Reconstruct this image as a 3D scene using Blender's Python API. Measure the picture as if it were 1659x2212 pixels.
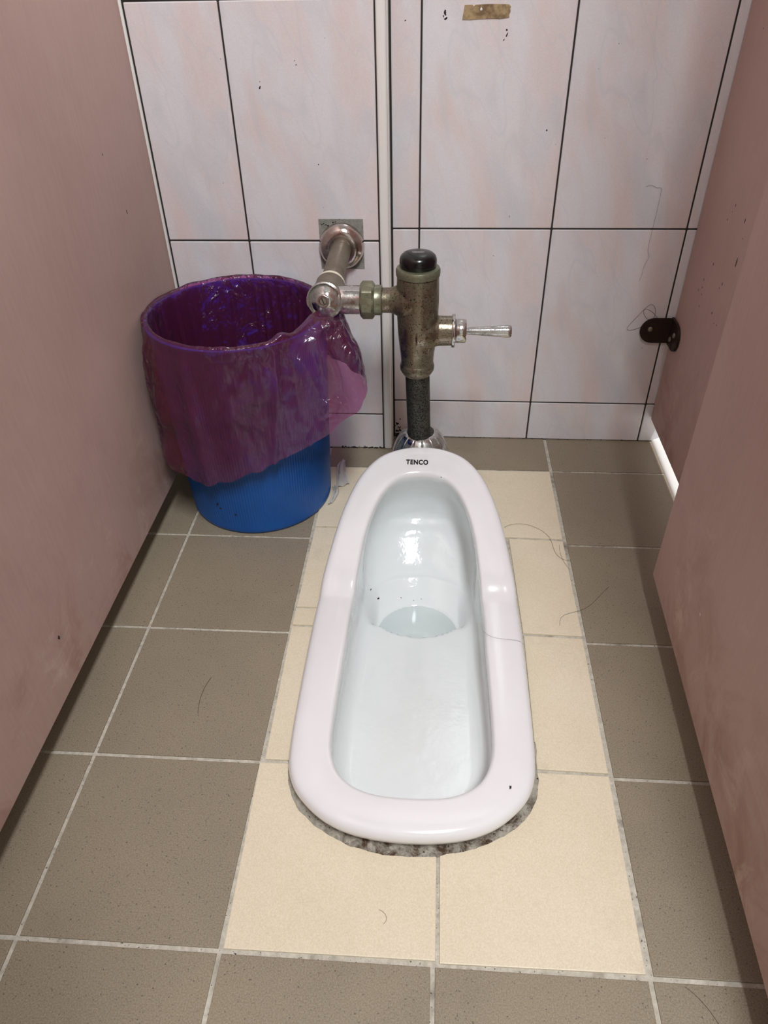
import bpy, bmesh, math, random
from mathutils import Vector, Matrix, noise
random.seed(7)
PI = math.pi
for o in list(bpy.data.objects): bpy.data.objects.remove(o)
scene = bpy.context.scene
C = scene.collection

# ---------------------------------------------------------------- camera
cam = bpy.data.cameras.new('camera'); camo = bpy.data.objects.new('camera', cam); C.objects.link(camo)
cam.sensor_fit = 'HORIZONTAL'; cam.sensor_width = 36; cam.lens = 1571.5632 / 1659 * 36
cam.clip_start = 0.02
camo.location = (0.1871, -0.2692, 0.7494)
camo.rotation_euler = (0.8998, 0.0184, 0.0652)
scene.camera = camo

# ---------------------------------------------------------------- world, lights, exposure
w = bpy.data.worlds.new('world'); scene.world = w; w.use_nodes = True
w.node_tree.nodes['Background'].inputs[0].default_value = (0.80, 0.83, 0.85, 1)
w.node_tree.nodes['Background'].inputs[1].default_value = 0.10

def area(name, loc, target, sx, sy, power, col=(1, 1, 1)):
    l = bpy.data.lights.new(name, 'AREA'); l.shape = 'RECTANGLE'; l.size = sx; l.size_y = sy
    l.energy = power; l.color = col
    o = bpy.data.objects.new(name, l); C.objects.link(o); o.location = loc
    d = Vector(target) - Vector(loc); o.rotation_euler = d.to_track_quat('-Z', 'Y').to_euler()
    return o
TUBE = area('tube_light', (0.49, -0.85, 2.50), (0.49, -0.85, 0), 0.28, 1.00, 60, (0.95, 0.98, 1.0))
TUBE2 = area('tube_light_next_stall', (1.05, 0.15, 2.50), (1.05, 0.15, 0), 0.16, 1.20, 70, (0.98, 1.0, 1.0))
SOFT = area('ceiling_fill_light', (0.0, -0.3, 2.55), (0.0, -0.3, 0), 1.8, 2.0, 2.0, (0.97, 0.99, 1.0))  # wide fill lamp added under the ceiling, no fixture there

scene.view_settings.view_transform = 'Standard'
scene.view_settings.look = 'None'
scene.view_settings.exposure = 0.08
scene.view_settings.gamma = 1.0
scene.view_settings.use_curve_mapping = False

# ---------------------------------------------------------------- materials
def lin(c):
    return tuple(((x / 255) / 12.92 if x / 255 <= 0.04045 else ((x / 255 + 0.055) / 1.055) ** 2.4) for x in c) + (1,)
class NT:
    def __init__(s, name):
        s.m = bpy.data.materials.new(name); s.m.use_nodes = True
        s.t = s.m.node_tree; s.b = s.t.nodes['Principled BSDF']; s.out = s.t.nodes['Material Output']
    def n(s, t, **k):
        x = s.t.nodes.new(t)
        for a, v in k.items(): setattr(x, a, v)
        return x
    def l(s, a, b): s.t.links.new(a, b)
    def noise(s, vec, scale, detail=3, rough=.55, dist=0, dim='3D'):
        x = s.n('ShaderNodeTexNoise'); x.inputs['Scale'].default_value = scale; x.inputs['Detail'].default_value = detail
        x.inputs['Roughness'].default_value = rough; x.inputs['Distortion'].default_value = dist
        if vec is not None: s.l(vec, x.inputs['Vector'])
        return x.outputs['Fac']
    def ramp(s, f, a, b, c0=(0, 0, 0, 1), c1=(1, 1, 1, 1)):
        x = s.n('ShaderNodeValToRGB'); e = x.color_ramp.elements
        e[0].position = a; e[1].position = b; e[0].color = c0; e[1].color = c1
        s.l(f, x.inputs[0]); return x.outputs['Color']
    def mix(s, f, a, b, mode='MIX'):
        x = s.n('ShaderNodeMix', data_type='RGBA', blend_type=mode)
        for sock, v in ((x.inputs[0], f), (x.inputs[6], a), (x.inputs[7], b)):
            if isinstance(v, (int, float)): sock.default_value = v
            elif isinstance(v, tuple): sock.default_value = v
            else: s.l(v, sock)
        return x.outputs[2]
    def mapping(s, vec, scale=(1, 1, 1), rot=(0, 0, 0), loc=(0, 0, 0)):
        x = s.n('ShaderNodeMapping'); x.inputs['Scale'].default_value = scale; x.inputs['Rotation'].default_value = rot
        x.inputs['Location'].default_value = loc; s.l(vec, x.inputs['Vector']); return x.outputs[0]
    def coord(s, k='Object'):
        return s.n('ShaderNodeTexCoord').outputs[k]
    def bump(s, h, strength, dist=.001):
        x = s.n('ShaderNodeBump'); x.inputs['Strength'].default_value = strength; x.inputs['Distance'].default_value = dist
        s.l(h, x.inputs['Height']); s.l(x.outputs[0], s.b.inputs['Normal'])
    def set(s, **k):
        for a, v in k.items():
            i = s.b.inputs[a.replace('_', ' ')]
            if hasattr(v, 'is_output') or isinstance(v, bpy.types.NodeSocket): s.l(v, i)
            else: i.default_value = v
        return s

def simple(name, col, rough=.5, metal=0.0, **k):
    m = NT(name); m.set(Base_Color=lin(col), Roughness=rough, Metallic=metal, **k); return m.m

def mat_porcelain():
    m = NT('porcelain'); c = m.coord()
    f = m.ramp(m.noise(c, 9, 3), .35, .7)
    m.set(Base_Color=m.mix(f, lin((228, 226, 228)), lin((234, 233, 234))), Roughness=.13, IOR=1.5, Coat_Weight=.25, Coat_Roughness=.04)
    m.bump(m.noise(c, 55, 1), .03, .002); return m.m
def mat_bowl():
    m = NT('bowl_glaze'); c = m.coord()
    m.set(Base_Color=lin((226, 231, 231)), Roughness=.09, Coat_Weight=.4, Coat_Roughness=.03)
    m.bump(m.noise(c, 48, 3, .6), .26, .003); return m.m
def mat_wall_tile():
    m = NT('marble_print_wall_tile'); uv = m.coord('UV')
    v = m.mapping(uv, scale=(.72, 1.0, 1), rot=(0, 0, -.30))
    wv = m.mapping(v, scale=(3.2, 1.2, 1))
    base = m.mix(m.ramp(m.noise(wv, 1.3, 4, .55, .6), .42, .66), lin((226, 225, 229)), lin((226, 211, 210)))
    grey = m.ramp(m.noise(m.mapping(wv, loc=(4.1, 2.2, 0)), 1.5, 3, .5, .5), .52, .72)
    base = m.mix(grey, base, lin((212, 213, 219)))
    warm = m.ramp(m.noise(m.mapping(wv, loc=(1.7, 8.2, 0)), 2.1, 2, .5, .7), .50, .75)
    base = m.mix(m.mix(.32, (0, 0, 0, 1), warm), base, lin((222, 200, 194)))
    cr = m.ramp(m.noise(m.mapping(v, scale=(4.5, 1.3, 1), loc=(3, 1, 0)), 1.2, 3, .5, 1.6), .495, .505)
    fine = m.noise(m.coord(), 900, 1)
    base = m.mix(.06, base, m.ramp(fine, .3, .7))
    # soft vein line where the noise crosses its middle value
    n2 = m.noise(m.mapping(v, scale=(3.6, 1.1, 1), loc=(7, 3, 0)), 1.1, 2, .4, 1.0)
    a = m.n('ShaderNodeMath', operation='SUBTRACT'); m.l(n2, a.inputs[0]); a.inputs[1].default_value = .5
    b = m.n('ShaderNodeMath', operation='ABSOLUTE'); m.l(a.outputs[0], b.inputs[0])
    vein = m.ramp(b.outputs[0], .0, .018, (.45, .45, .45, 1), (0, 0, 0, 1))
    base = m.mix(vein, base, lin((208, 210, 216)))
    m.set(Base_Color=base, Roughness=.22, Coat_Weight=.15, Coat_Roughness=.1)
    m.bump(m.noise(m.coord(), 30, 2), .05, .002); return m.m
def mat_floor_tile(name, c0, c1, speck, amount):
    m = NT(name); c = m.coord()
    base = m.mix(m.ramp(m.noise(c, 5, 4, .6), .35, .65), lin(c0), lin(c1))
    vo = m.n('ShaderNodeTexVoronoi'); vo.inputs['Scale'].default_value = 260; vo.inputs['Randomness'].default_value = 1
    m.l(c, vo.inputs['Vector'])
    sz = m.ramp(m.noise(c, 330, 2, .8), .50, .62)
    spot = m.ramp(vo.outputs['Distance'], .13, .30, (1, 1, 1, 1), (0, 0, 0, 1))
    f = m.mix(1.0, spot, sz, 'MULTIPLY')
    f2 = m.mix(amount, (0, 0, 0, 1), f)
    base = m.mix(f2, base, lin(speck))
    base = m.mix(.10, base, m.ramp(m.noise(c, 700, 2), .3, .7))
    smear = m.ramp(m.noise(c, 14, 5, .7, .4), .58, .8)
    base = m.mix(m.mix(.18, (0, 0, 0, 1), smear), base, lin((108, 92, 76)))
    m.set(Base_Color=base, Roughness=.42, Specular_IOR_Level=.35)
    m.bump(m.noise(c, 240, 2), .12, .001); return m.m
def mat_grout(name, c0, c1, dark, da=.55, db=.75):
    m = NT(name); c = m.coord()
    base = m.mix(m.ramp(m.noise(c, 120, 4, .7), .35, .7), lin(c0), lin(c1))
    base = m.mix(m.ramp(m.noise(c, 16, 4, .7), da, db), base, lin(dark))
    base = m.mix(m.ramp(m.noise(c, 420, 2, .6), .66, .72), base, lin((30, 28, 24)))
    m.set(Base_Color=base, Roughness=.9); m.bump(m.noise(c, 500, 3), .5, .001); return m.m
def mat_panel():
    m = NT('pink_laminate'); c = m.coord()
    base = m.mix(m.ramp(m.noise(c, 3.2, 4, .6, .4), .35, .7), lin((180, 152, 144)), lin((190, 163, 155)))
    st = m.ramp(m.noise(m.mapping(c, scale=(40, 40, 4)), 6, 3, .6), .35, .75)
    base = m.mix(m.mix(.22, (0, 0, 0, 1), st), base, lin((208, 182, 172)))
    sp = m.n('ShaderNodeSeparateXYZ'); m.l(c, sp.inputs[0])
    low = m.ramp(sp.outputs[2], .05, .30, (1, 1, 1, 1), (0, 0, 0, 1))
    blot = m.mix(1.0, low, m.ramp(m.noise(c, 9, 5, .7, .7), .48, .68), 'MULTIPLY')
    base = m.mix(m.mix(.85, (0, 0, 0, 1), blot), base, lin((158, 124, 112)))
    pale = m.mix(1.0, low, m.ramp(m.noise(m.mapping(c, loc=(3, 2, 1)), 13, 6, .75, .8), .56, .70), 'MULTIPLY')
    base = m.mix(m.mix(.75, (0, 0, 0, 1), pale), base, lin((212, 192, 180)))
    m.set(Base_Color=base, Roughness=.55, Specular_IOR_Level=.3)
    m.bump(m.noise(m.mapping(c, scale=(30, 30, 5)), 12, 3), .15, .001); return m.m
def mat_metal(name, clean, dirt, a, b, rough=(.18, .6), spots=None, scale=30, metal=1.0):
    m = NT(name); c = m.coord()
    f = m.ramp(m.noise(c, scale, 5, .7), a, b)
    base = m.mix(f, lin(clean), lin(dirt))
    mf = m.n('ShaderNodeMath', operation='MULTIPLY_ADD'); m.l(f, mf.inputs[0]); mf.inputs[1].default_value = -.55 * metal; mf.inputs[2].default_value = metal
    if spots:
        s = m.ramp(m.noise(c, 420, 3, .7), spots[1], spots[1] + .06)
        base = m.mix(s, base, lin(spots[0]))
    rr = m.n('ShaderNodeMapRange'); m.l(f, rr.inputs[0]); rr.inputs[3].default_value = rough[0]; rr.inputs[4].default_value = rough[1]
    m.set(Base_Color=base, Roughness=rr.outputs[0], Metallic=mf.outputs[0])
    m.bump(m.noise(c, 350, 3), .25, .0006); return m.m
def mat_bag():
    m = NT('pink_film'); c = m.coord()
    m.set(Base_Color=lin((226, 96, 140)), Roughness=.45, Specular_IOR_Level=.2)
    mp = m.mapping(c, scale=(1, 1, .8))
    mus = m.noise(mp, 30, 3, .6, 1.2)
    v = m.n('ShaderNodeTexVoronoi', feature='DISTANCE_TO_EDGE'); v.inputs['Scale'].default_value = 34
    warp = m.n('ShaderNodeMix', data_type='RGBA', blend_type='ADD'); warp.inputs[0].default_value = .06
    nt = m.n('ShaderNodeTexNoise'); nt.inputs['Scale'].default_value = 18; m.l(c, nt.inputs['Vector'])
    m.l(mp, warp.inputs[6]); m.l(nt.outputs['Color'], warp.inputs[7]); m.l(warp.outputs[2], v.inputs['Vector'])
    h = m.n('ShaderNodeMath', operation='MULTIPLY_ADD'); m.l(v.outputs['Distance'], h.inputs[0]); h.inputs[1].default_value = .8; m.l(mus, h.inputs[2])
    bp = m.n('ShaderNodeBump'); m.l(m.ramp(m.noise(c, 13, 2, .5), .46, .60, (.30, .30, .30, 1), (1, 1, 1, 1)), bp.inputs['Strength']); bp.inputs['Distance'].default_value = .0105; m.l(h.outputs[0], bp.inputs['Height'])
    tr = m.n('ShaderNodeBsdfTransparent'); tr.inputs[0].default_value = (.77, .43, .76, 1)
    tl = m.n('ShaderNodeBsdfTranslucent'); tl.inputs[0].default_value = lin((226, 96, 140))
    df = m.n('ShaderNodeMixShader'); df.inputs[0].default_value = .4; m.l(m.b.outputs[0], df.inputs[1]); m.l(tl.outputs[0], df.inputs[2])
    mx = m.n('ShaderNodeMixShader'); mx.inputs[0].default_value = .14
    m.l(tr.outputs[0], mx.inputs[1]); m.l(df.outputs[0], mx.inputs[2])
    gl = m.n('ShaderNodeBsdfGlossy'); gl.inputs['Roughness'].default_value = .20; m.l(bp.outputs[0], gl.inputs['Normal'])
    fr = m.n('ShaderNodeFresnel'); fr.inputs[0].default_value = 1.60; m.l(bp.outputs[0], fr.inputs['Normal'])
    fm = m.n('ShaderNodeMixShader'); m.l(fr.outputs[0], fm.inputs[0]); m.l(mx.outputs[0], fm.inputs[1]); m.l(gl.outputs[0], fm.inputs[2])
    m.l(fm.outputs[0], m.out.inputs[0]); return m.m
def mat_bucket():
    m = NT('blue_plastic'); c = m.coord()
    m.set(Base_Color=m.mix(m.ramp(m.noise(c, 12, 3), .3, .7), lin((16, 78, 152)), lin((22, 88, 164))), Roughness=.38, Specular_IOR_Level=.45); return m.m
def mat_water():
    m = NT('still_water')
    m.set(Base_Color=lin((232, 240, 239)), Roughness=.02, IOR=1.33, Transmission_Weight=.85); return m.m
def mat_tape():
    m = NT('old_tape'); c = m.coord()
    b = m.mix(m.ramp(m.noise(c, 60, 4, .7), .42, .6), lin((172, 150, 112)), lin((120, 98, 70)))
    m.set(Base_Color=b, Roughness=.6); return m.m
def mat_mortar():
    m = NT('mortar_bed'); c = m.coord()
    base = m.mix(m.ramp(m.noise(c, 160, 4, .7), .35, .7), lin((150, 145, 133)), lin((184, 178, 165)))
    sp = m.n('ShaderNodeSeparateXYZ'); m.l(c, sp.inputs[0])
    st = m.ramp(m.noise(m.mapping(c, scale=(1, 1, 1)), 45, 5, .75, .6), .42, .60)
    lowy = m.ramp(sp.outputs[1], .15, .20, (1, 1, 1, 1), (0, 0, 0, 1))
    lowx = m.ramp(sp.outputs[0], .05, .12, (0, 0, 0, 1), (1, 1, 1, 1))
    f = m.mix(1.0, m.mix(1.0, st, lowy, 'MULTIPLY'), lowx, 'MULTIPLY')
    base = m.mix(f, base, lin((70, 50, 32)))
    base = m.mix(m.ramp(m.noise(c, 300, 2), .66, .70), base, lin((20, 16, 12)))
    m.set(Base_Color=base, Roughness=.95); m.bump(m.noise(c, 260, 4, .7), .9, .002); return m.m

M = dict(
    porcelain=mat_porcelain(), bowl=mat_bowl(), walltile=mat_wall_tile(),
    brown=mat_floor_tile('brown_speckled_floor_tile', (128, 115, 93), (138, 124, 100), (58, 44, 32), .95),
    cream=mat_floor_tile('cream_floor_tile', (218, 204, 176), (226, 213, 187), (190, 168, 135), .18),
    grout=mat_grout('floor_grout', (170, 164, 150), (205, 199, 186), (110, 102, 90)),
    wallgrout=simple('dark_wall_grout', (44, 42, 38), .85),
    panel=mat_panel(), plaster=simple('white_ceiling_paint', (168, 166, 162), .8),
    trim=simple('white_corner_trim', (240, 238, 234), .3), dirt=simple('black_grime', (34, 26, 20), .9),
    cement=mat_grout('grey_cement', (128, 128, 122), (150, 150, 143), (92, 92, 86)),
    chrome=mat_metal('worn_chrome', (205, 205, 202), (120, 118, 110), .45, .72, (.12, .45), ((70, 66, 58), .64), 45),
    brass=mat_metal('corroded_brass', (140, 128, 112), (98, 96, 74), .42, .66, (.24, .50), ((46, 42, 32), .57), 26, .95),
    green=mat_metal('green_tarnish', (142, 142, 120), (102, 104, 84), .35, .65, (.28, .5), ((70, 74, 52), .60), 40, .8),
    pipe=mat_metal('dark_pitted_pipe', (84, 84, 76), (52, 52, 44), .35, .65, (.40, .7), ((22, 22, 18), .50), 40, .7),
    steel=mat_metal('dull_galvanised_pipe', (140, 132, 118), (112, 102, 88), .4, .65, (.45, .6), ((70, 56, 42), .66), 25, .7),
    black=simple('black_plastic', (12, 12, 13), .22), mark=simple('black_lettering', (14, 14, 16), .4),
    badge=simple('silver_badge_print', (190, 190, 196), .35, .6), tapeseal=simple('white_thread_tape', (226, 220, 200), .7),
    bag=mat_bag(), bucket=mat_bucket(), water=mat_water(), tape=mat_tape(), mortar=mat_mortar(),
    rust=mat_metal('dark_rusty_iron', (58, 44, 36), (40, 24, 16), .35, .6, (.35, .7), ((84, 50, 26), .68), 60, .6),
    hair=simple('dark_hair', (58, 46, 36), .5), tissue=simple('white_tissue', (236, 234, 230), .9),
    lamp=None, paint=simple('chipped_white_fleck', (220, 205, 196), .8),
)
lm = bpy.data.materials.new('lamp_glow'); lm.use_nodes = True
e = lm.node_tree.nodes.new('ShaderNodeEmission'); e.inputs[1].default_value = 6
lm.node_tree.links.new(e.outputs[0], lm.node_tree.nodes['Material Output'].inputs[0]); M['lamp'] = lm

# ---------------------------------------------------------------- helpers
def link(name, me, mats, parent=None, smooth=True, auto=None):
    o = bpy.data.objects.new(name, me); C.objects.link(o)
    for m in (mats if isinstance(mats, (list, tuple)) else [mats]): me.materials.append(m)
    if smooth:
        for p in me.polygons: p.use_smooth = True
        if auto is not None:
            b = bmesh.new(); b.from_mesh(me)
            for ed in b.edges:
                if len(ed.link_faces) == 2 and ed.calc_face_angle(0) > auto: ed.smooth = False
            b.to_mesh(me); b.free()
    if parent is not None: o.parent = parent
    return o
def from_bm(name, b, mats, parent=None, smooth=True, auto=.6):
    bmesh.ops.recalc_face_normals(b, faces=b.faces)
    me = bpy.data.meshes.new(name); b.to_mesh(me); b.free()
    return link(name, me, mats, parent, smooth, auto)
def thing(name, loc, label, cat, group=None):
    o = bpy.data.objects.new(name, None); C.objects.link(o); o.location = loc; o['label'] = label; o['category'] = cat
    o.empty_display_size = .02
    if group: o['group'] = group
    return o
def tag(o, label, cat, group=None):
    o['label'] = label; o['category'] = cat
    if group: o['group'] = group
    return o
def struct(o): o['kind'] = 'structure'; return o
def add_box(b, x0, x1, y0, y1, z0, z1, bev=0, mi=0, seg=2):
    vs = [b.verts.new((x, y, z)) for x in (x0, x1) for y in (y0, y1) for z in (z0, z1)]
    fs = [(0, 1, 3, 2), (4, 6, 7, 5), (0, 4, 5, 1), (2, 3, 7, 6), (0, 2, 6, 4), (1, 5, 7, 3)]
    faces = [b.faces.new([vs[i] for i in f]) for f in fs]
    for f in faces: f.material_index = mi
    if bev:
        r = bmesh.ops.bevel(b, geom=list({e for f in faces for e in f.edges}), offset=bev, segments=seg, affect='EDGES', profile=.5)
        for f in r['faces']: f.material_index = mi
def frame(axis):
    a = Vector(axis).normalized(); u = a.orthogonal().normalized(); return u, a.cross(u), a
def add_lathe(b, origin, axis, prof, n=48, mod=None, cap=True, up=None):
    """prof: list of (distance along axis, radius)"""
    u, v, a = frame(axis)
    if up is not None: u = (Vector(up) - a * a.dot(Vector(up))).normalized(); v = a.cross(u)
    O = Vector(origin); rings = []
    for h, r in prof:
        ring = []
        for i in range(n):
            t = 2 * PI * i / n; rr = r * (mod(t, h) if mod else 1)
            ring.append(b.verts.new(O + a * h + (u * math.cos(t) + v * math.sin(t)) * rr))
        rings.append(ring)
    for k in range(len(rings) - 1):
        for i in range(n):
            j = (i + 1) % n; b.faces.new((rings[k][i], rings[k][j], rings[k + 1][j], rings[k + 1][i]))
    if cap:
        b.faces.new(list(reversed(rings[0]))); b.faces.new(rings[-1])
def lathe(name, origin, axis, prof, mat, parent=None, n=48, mod=None, cap=True, auto=.7, up=None):
    b = bmesh.new(); add_lathe(b, origin, axis, prof, n, mod, cap, up); return from_bm(name, b, mat, parent, True, auto)
def tube_pts(name, pts, r, mat, parent=None, n=6):
    cu = bpy.data.curves.new(name, 'CURVE'); cu.dimensions = '3D'; cu.bevel_depth = r; cu.bevel_resolution = 2; cu.resolution_u = 8
    s = cu.splines.new('NURBS'); s.points.add(len(pts) - 1); s.order_u = 4; s.use_endpoint_u = True
    for p, q in zip(s.points, pts): p.co = (*q, 1)
    o = bpy.data.objects.new(name, cu); C.objects.link(o)
    dg = bpy.context.evaluated_depsgraph_get(); me = bpy.data.meshes.new_from_object(o.evaluated_get(dg))
    bpy.data.objects.remove(o); bpy.data.curves.remove(cu)
    me.materials.clear(); return link(name, me, mat, parent)
def interp(tab, x):
    if x <= tab[0][0]: return tab[0][1:]
    for a, b_ in zip(tab, tab[1:]):
        if x <= b_[0]:
            t = (x - a[0]) / (b_[0] - a[0]); t = t * t * (3 - 2 * t)
            return tuple(p + (q - p) * t for p, q in zip(a[1:], b_[1:]))
    return tab[-1][1:]
def sm(a, b, x):
    t = min(1, max(0, (x - a) / (b - a))); return t * t * (3 - 2 * t)
def blob(b, co, nrm, r, mi, el=1.0, n=9, h=.0004, seed=0, rot=0):
    """a small irregular crust of grime raised off a surface"""
    u, v, a = frame(nrm)
    if abs(a.z) < .5: v = Vector((0, 0, 1)); u = v.cross(a).normalized()
    else: u = Vector((1, 0, 0)); v = Vector((0, 1, 0))
    rn = random.Random(seed); c = b.verts.new(Vector(co) + a * h)
    ring = []
    for i in range(n):
        t = 2 * PI * i / n; rr = r * (.45 + .75 * rn.random())
        p, q = math.cos(t) * rr, math.sin(t) * rr * el
        p, q = p * math.cos(rot) - q * math.sin(rot), p * math.sin(rot) + q * math.cos(rot)
        ring.append(b.verts.new(Vector(co) + a * .00005 + u * p + v * q))
    for i in range(n):
        f = b.faces.new((c, ring[i], ring[(i + 1) % n])); f.material_index = mi

# ---------------------------------------------------------------- toilet outline (shared by the floor cut-out)
AX = .1735
OUT = [(0, .104), (.035, .106), (.068, .113), (.095, .126), (.118, .146), (.130, .163), (.137, .185), (.139, .208), (.140, .24), (.1403, .29),
       (.140, .36), (.1385, .43), (.135, .472), (.131, .502), (.124, .545), (.115, .587), (.104, .622), (.091, .650), (.075, .671), (.06, .683), (.04, .692), (.02, .697), (0, .698)]
INN = [(0, .148), (.035, .150), (.058, .157), (.074, .168), (.0825, .18), (.0885, .197), (.0915, .217), (.092, .26), (.091, .32), (.090, .36),
       (.0895, .41), (.0865, .462), (.083, .50), (.079, .536), (.072, .570), (.062, .600), (.051, .620), (.036, .636), (.018, .643), (0, .645)]
def smooth_half(P, n):
    pts = [Vector((x, y, 0)) for x, y in P]
    full = [Vector((-p.x, p.y, 0)) for p in reversed(pts[1:-1])]
    loop = pts + full                     # closed
    m = len(loop); dense = []
    for i in range(m):
        p0, p1, p2, p3 = loop[i - 1], loop[i], loop[(i + 1) % m], loop[(i + 2) % m]
        for k in range(12):
            t = k / 12
            dense.append(.5 * ((2 * p1) + (p2 - p0) * t + (2 * p0 - 5 * p1 + 4 * p2 - p3) * t * t + (3 * p1 - p0 - 3 * p2 + p3) * t ** 3))
    h = len(pts) - 1; half = dense[:h * 12 + 1]
    L = [0]
    for a, c in zip(half, half[1:]): L.append(L[-1] + (c - a).length)
    res = []; j = 0
    for i in range(n + 1):
        s = L[-1] * i / n
        while j < len(L) - 2 and L[j + 1] < s: j += 1
        t = (s - L[j]) / max(1e-9, L[j + 1] - L[j]); res.append(half[j].lerp(half[j + 1], t))
    res[0].x = 0; res[-1].x = 0
    right = [(p.x, p.y) for p in res]; left = [(-p.x, p.y) for p in reversed(res[1:-1])]
    out = right + left
    for _ in range(3):
        q = out[:]; k = len(out)
        out = [((q[i - 1][0] + 2 * q[i][0] + q[(i + 1) % k][0]) / 4, (q[i - 1][1] + 2 * q[i][1] + q[(i + 1) % k][1]) / 4) for i in range(k)]
    return out
NH = 150
LO = smooth_half(OUT, NH); LI = smooth_half(INN, NH); NL = len(LO)
def offset(loop, d):
    k = len(loop); r = []
    for i in range(k):
        a = loop[i - 1]; c = loop[(i + 1) % k]; tx, ty = c[0] - a[0], c[1] - a[1]; l = math.hypot(tx, ty)
        dd = d[i] if isinstance(d, list) else d
        r.append((loop[i][0] + ty / l * dd, loop[i][1] - tx / l * dd))     # positive = outward
    return r
def H(Y): return .032 + .016 * sm(.440, .478, Y) + max(0, Y - .475) * .31

# ---------------------------------------------------------------- floor
def clip_cutter():
    b = bmesh.new(); lo = offset(LO, -.004)
    bot = [b.verts.new((AX + x, y, -.05)) for x, y in lo]; top = [b.verts.new((AX + x, y, .05)) for x, y in lo]
    for i in range(NL): b.faces.new((bot[i], bot[(i + 1) % NL], top[(i + 1) % NL], top[i]))
    b.faces.new(list(reversed(bot))); b.faces.new(top); bmesh.ops.recalc_face_normals(b, faces=b.faces)
    me = bpy.data.meshes.new('tmp'); b.to_mesh(me); b.free()
    o = bpy.data.objects.new('tmp', me); C.objects.link(o); return o
def tile_prism(b, poly, mi, ztop=0.0, zbot=-.012, bev=.0009):
    bot = [b.verts.new((x, y, zbot)) for x, y in poly]; top = [b.verts.new((x, y, ztop)) for x, y in poly]
    k = len(poly); fs = [b.faces.new(top), b.faces.new(list(reversed(bot)))]
    for i in range(k): fs.append(b.faces.new((bot[i], bot[(i + 1) % k], top[(i + 1) % k], top[i])))
    for f in fs: f.material_index = mi
    r = bmesh.ops.bevel(b, geom=list(fs[0].edges), offset=bev, segments=2, affect='EDGES', profile=.6)
    for f in r['faces']: f.material_index = mi
g = .0022
def quad(x0, x1, y0, y1, gl=g, gr=g, gb=g, gt=g): return [(x0 + gl, y0 + gb), (x1 - gr, y0 + gb), (x1 - gr, y1 - gt), (x0 + gl, y1 - gt)]
def build_floor():
    brown = []; cream = []
    V = [-.7935, -.595, -.3965, -.1990, 0.0, .2010, .3990, .5960]
    rows = [(-.80, -.60), (-.60, -.40), (-.40, -.2), (-.2, 0.0)]
    for (a, c) in rows:
        for i in range(len(V) - 1): brown.append(quad(V[i], V[i + 1], a, c))
    HL = [0.0, .2008, .4010, .6010, .8000, .998]
    for j in range(5):
        ytop = HL[j + 1]
        for i in (0, 1, 2, 3): brown.append(quad(V[i], V[i + 1], HL[j], ytop))
        brown.append(quad(.3995, .5985, HL[j], ytop, gl=.0030))
    brown.append(quad(0.0, .2010, .800, .998)); brown.append(quad(.2010, .3990, .800, .998))
    # cream replacement tiles round the pan
    cream += [[(.0030, .0020), (.2035, .0030), (.2035, .2000), (-.0015, .2000)],
              [(.2070, .0010), (.3955, .0030), (.3968, .2030), (.2070, .2040)],
              [(.3172, .2080), (.3968, .2068), (.3975, .4080), (.3191, .4100)],
              [(.3186, .4145), (.3978, .4130), (.3965, .6095), (.3130, .6125)],
              [(.150, .6190), (.3965, .6150), (.3968, .7975), (.150, .7975)],
              [(.0035, .2045), (.149, .2050), (.149, .4120), (.0005, .4120)],
              [(.0005, .4155), (.149, .4170), (.149, .4485), (.0010, .4470)],
              [(.0015, .4500), (.149, .4510), (.149, .6280), (.0030, .6275)],
              [(.0030, .6310), (.149, .6320), (.149, .7975), (.0030, .7975)]]
    b = bmesh.new()
    for q in brown: tile_prism(b, q, 0)
    for q in cream: tile_prism(b, q, 1, ztop=.0006)
    bmesh.ops.recalc_face_normals(b, faces=b.faces)
    me = bpy.data.meshes.new('tiles'); b.to_mesh(me); b.free()
    me.materials.append(M['brown']); me.materials.append(M['cream'])
    o = bpy.data.objects.new('tiles', me); C.objects.link(o)
    cut = clip_cutter(); md = o.modifiers.new('cut', 'BOOLEAN'); md.operation = 'DIFFERENCE'; md.solver = 'EXACT'; md.object = cut
    dg = bpy.context.evaluated_depsgraph_get(); dg.update()
    me2 = bpy.data.meshes.new_from_object(o.evaluated_get(dg))
    bpy.data.objects.remove(o); bpy.data.objects.remove(cut)
    # grout bed with the pan's hole left open
    b = bmesh.new(); b.from_mesh(me2)
    x0, x1, y0, y1 = -2.0, 3.0, -2.4, .998
    lo = offset(LO, -.004); inner = []; outer = []
    cx, cy = AX, .4
    for x, y in lo:
        X, Y = AX + x, y; dx, dy = X - cx, Y - cy
        t = min((x1 - cx) / dx if dx > 1e-9 else 1e9, (x0 - cx) / dx if dx < -1e-9 else 1e9, (y1 - cy) / dy if dy > 1e-9 else 1e9, (y0 - cy) / dy if dy < -1e-9 else 1e9)
        inner.append(b.verts.new((X, Y, -.0016))); outer.append(b.verts.new((cx + dx * t, cy + dy * t, -.0016)))
    for i in range(NL):
        j = (i + 1) % NL; f = b.faces.new((inner[i], outer[i], outer[j], inner[j])); f.material_index = 2
        if f.normal.z < 0: f.normal_flip()
    me = bpy.data.meshes.new('floor'); b.to_mesh(me); b.free()
    f = link('floor', me, [M['brown'], M['cream'], M['grout']], smooth=False)
    while len(me.materials) > 3: me.materials.pop(index=0)
    return struct(f)
build_floor()
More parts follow.
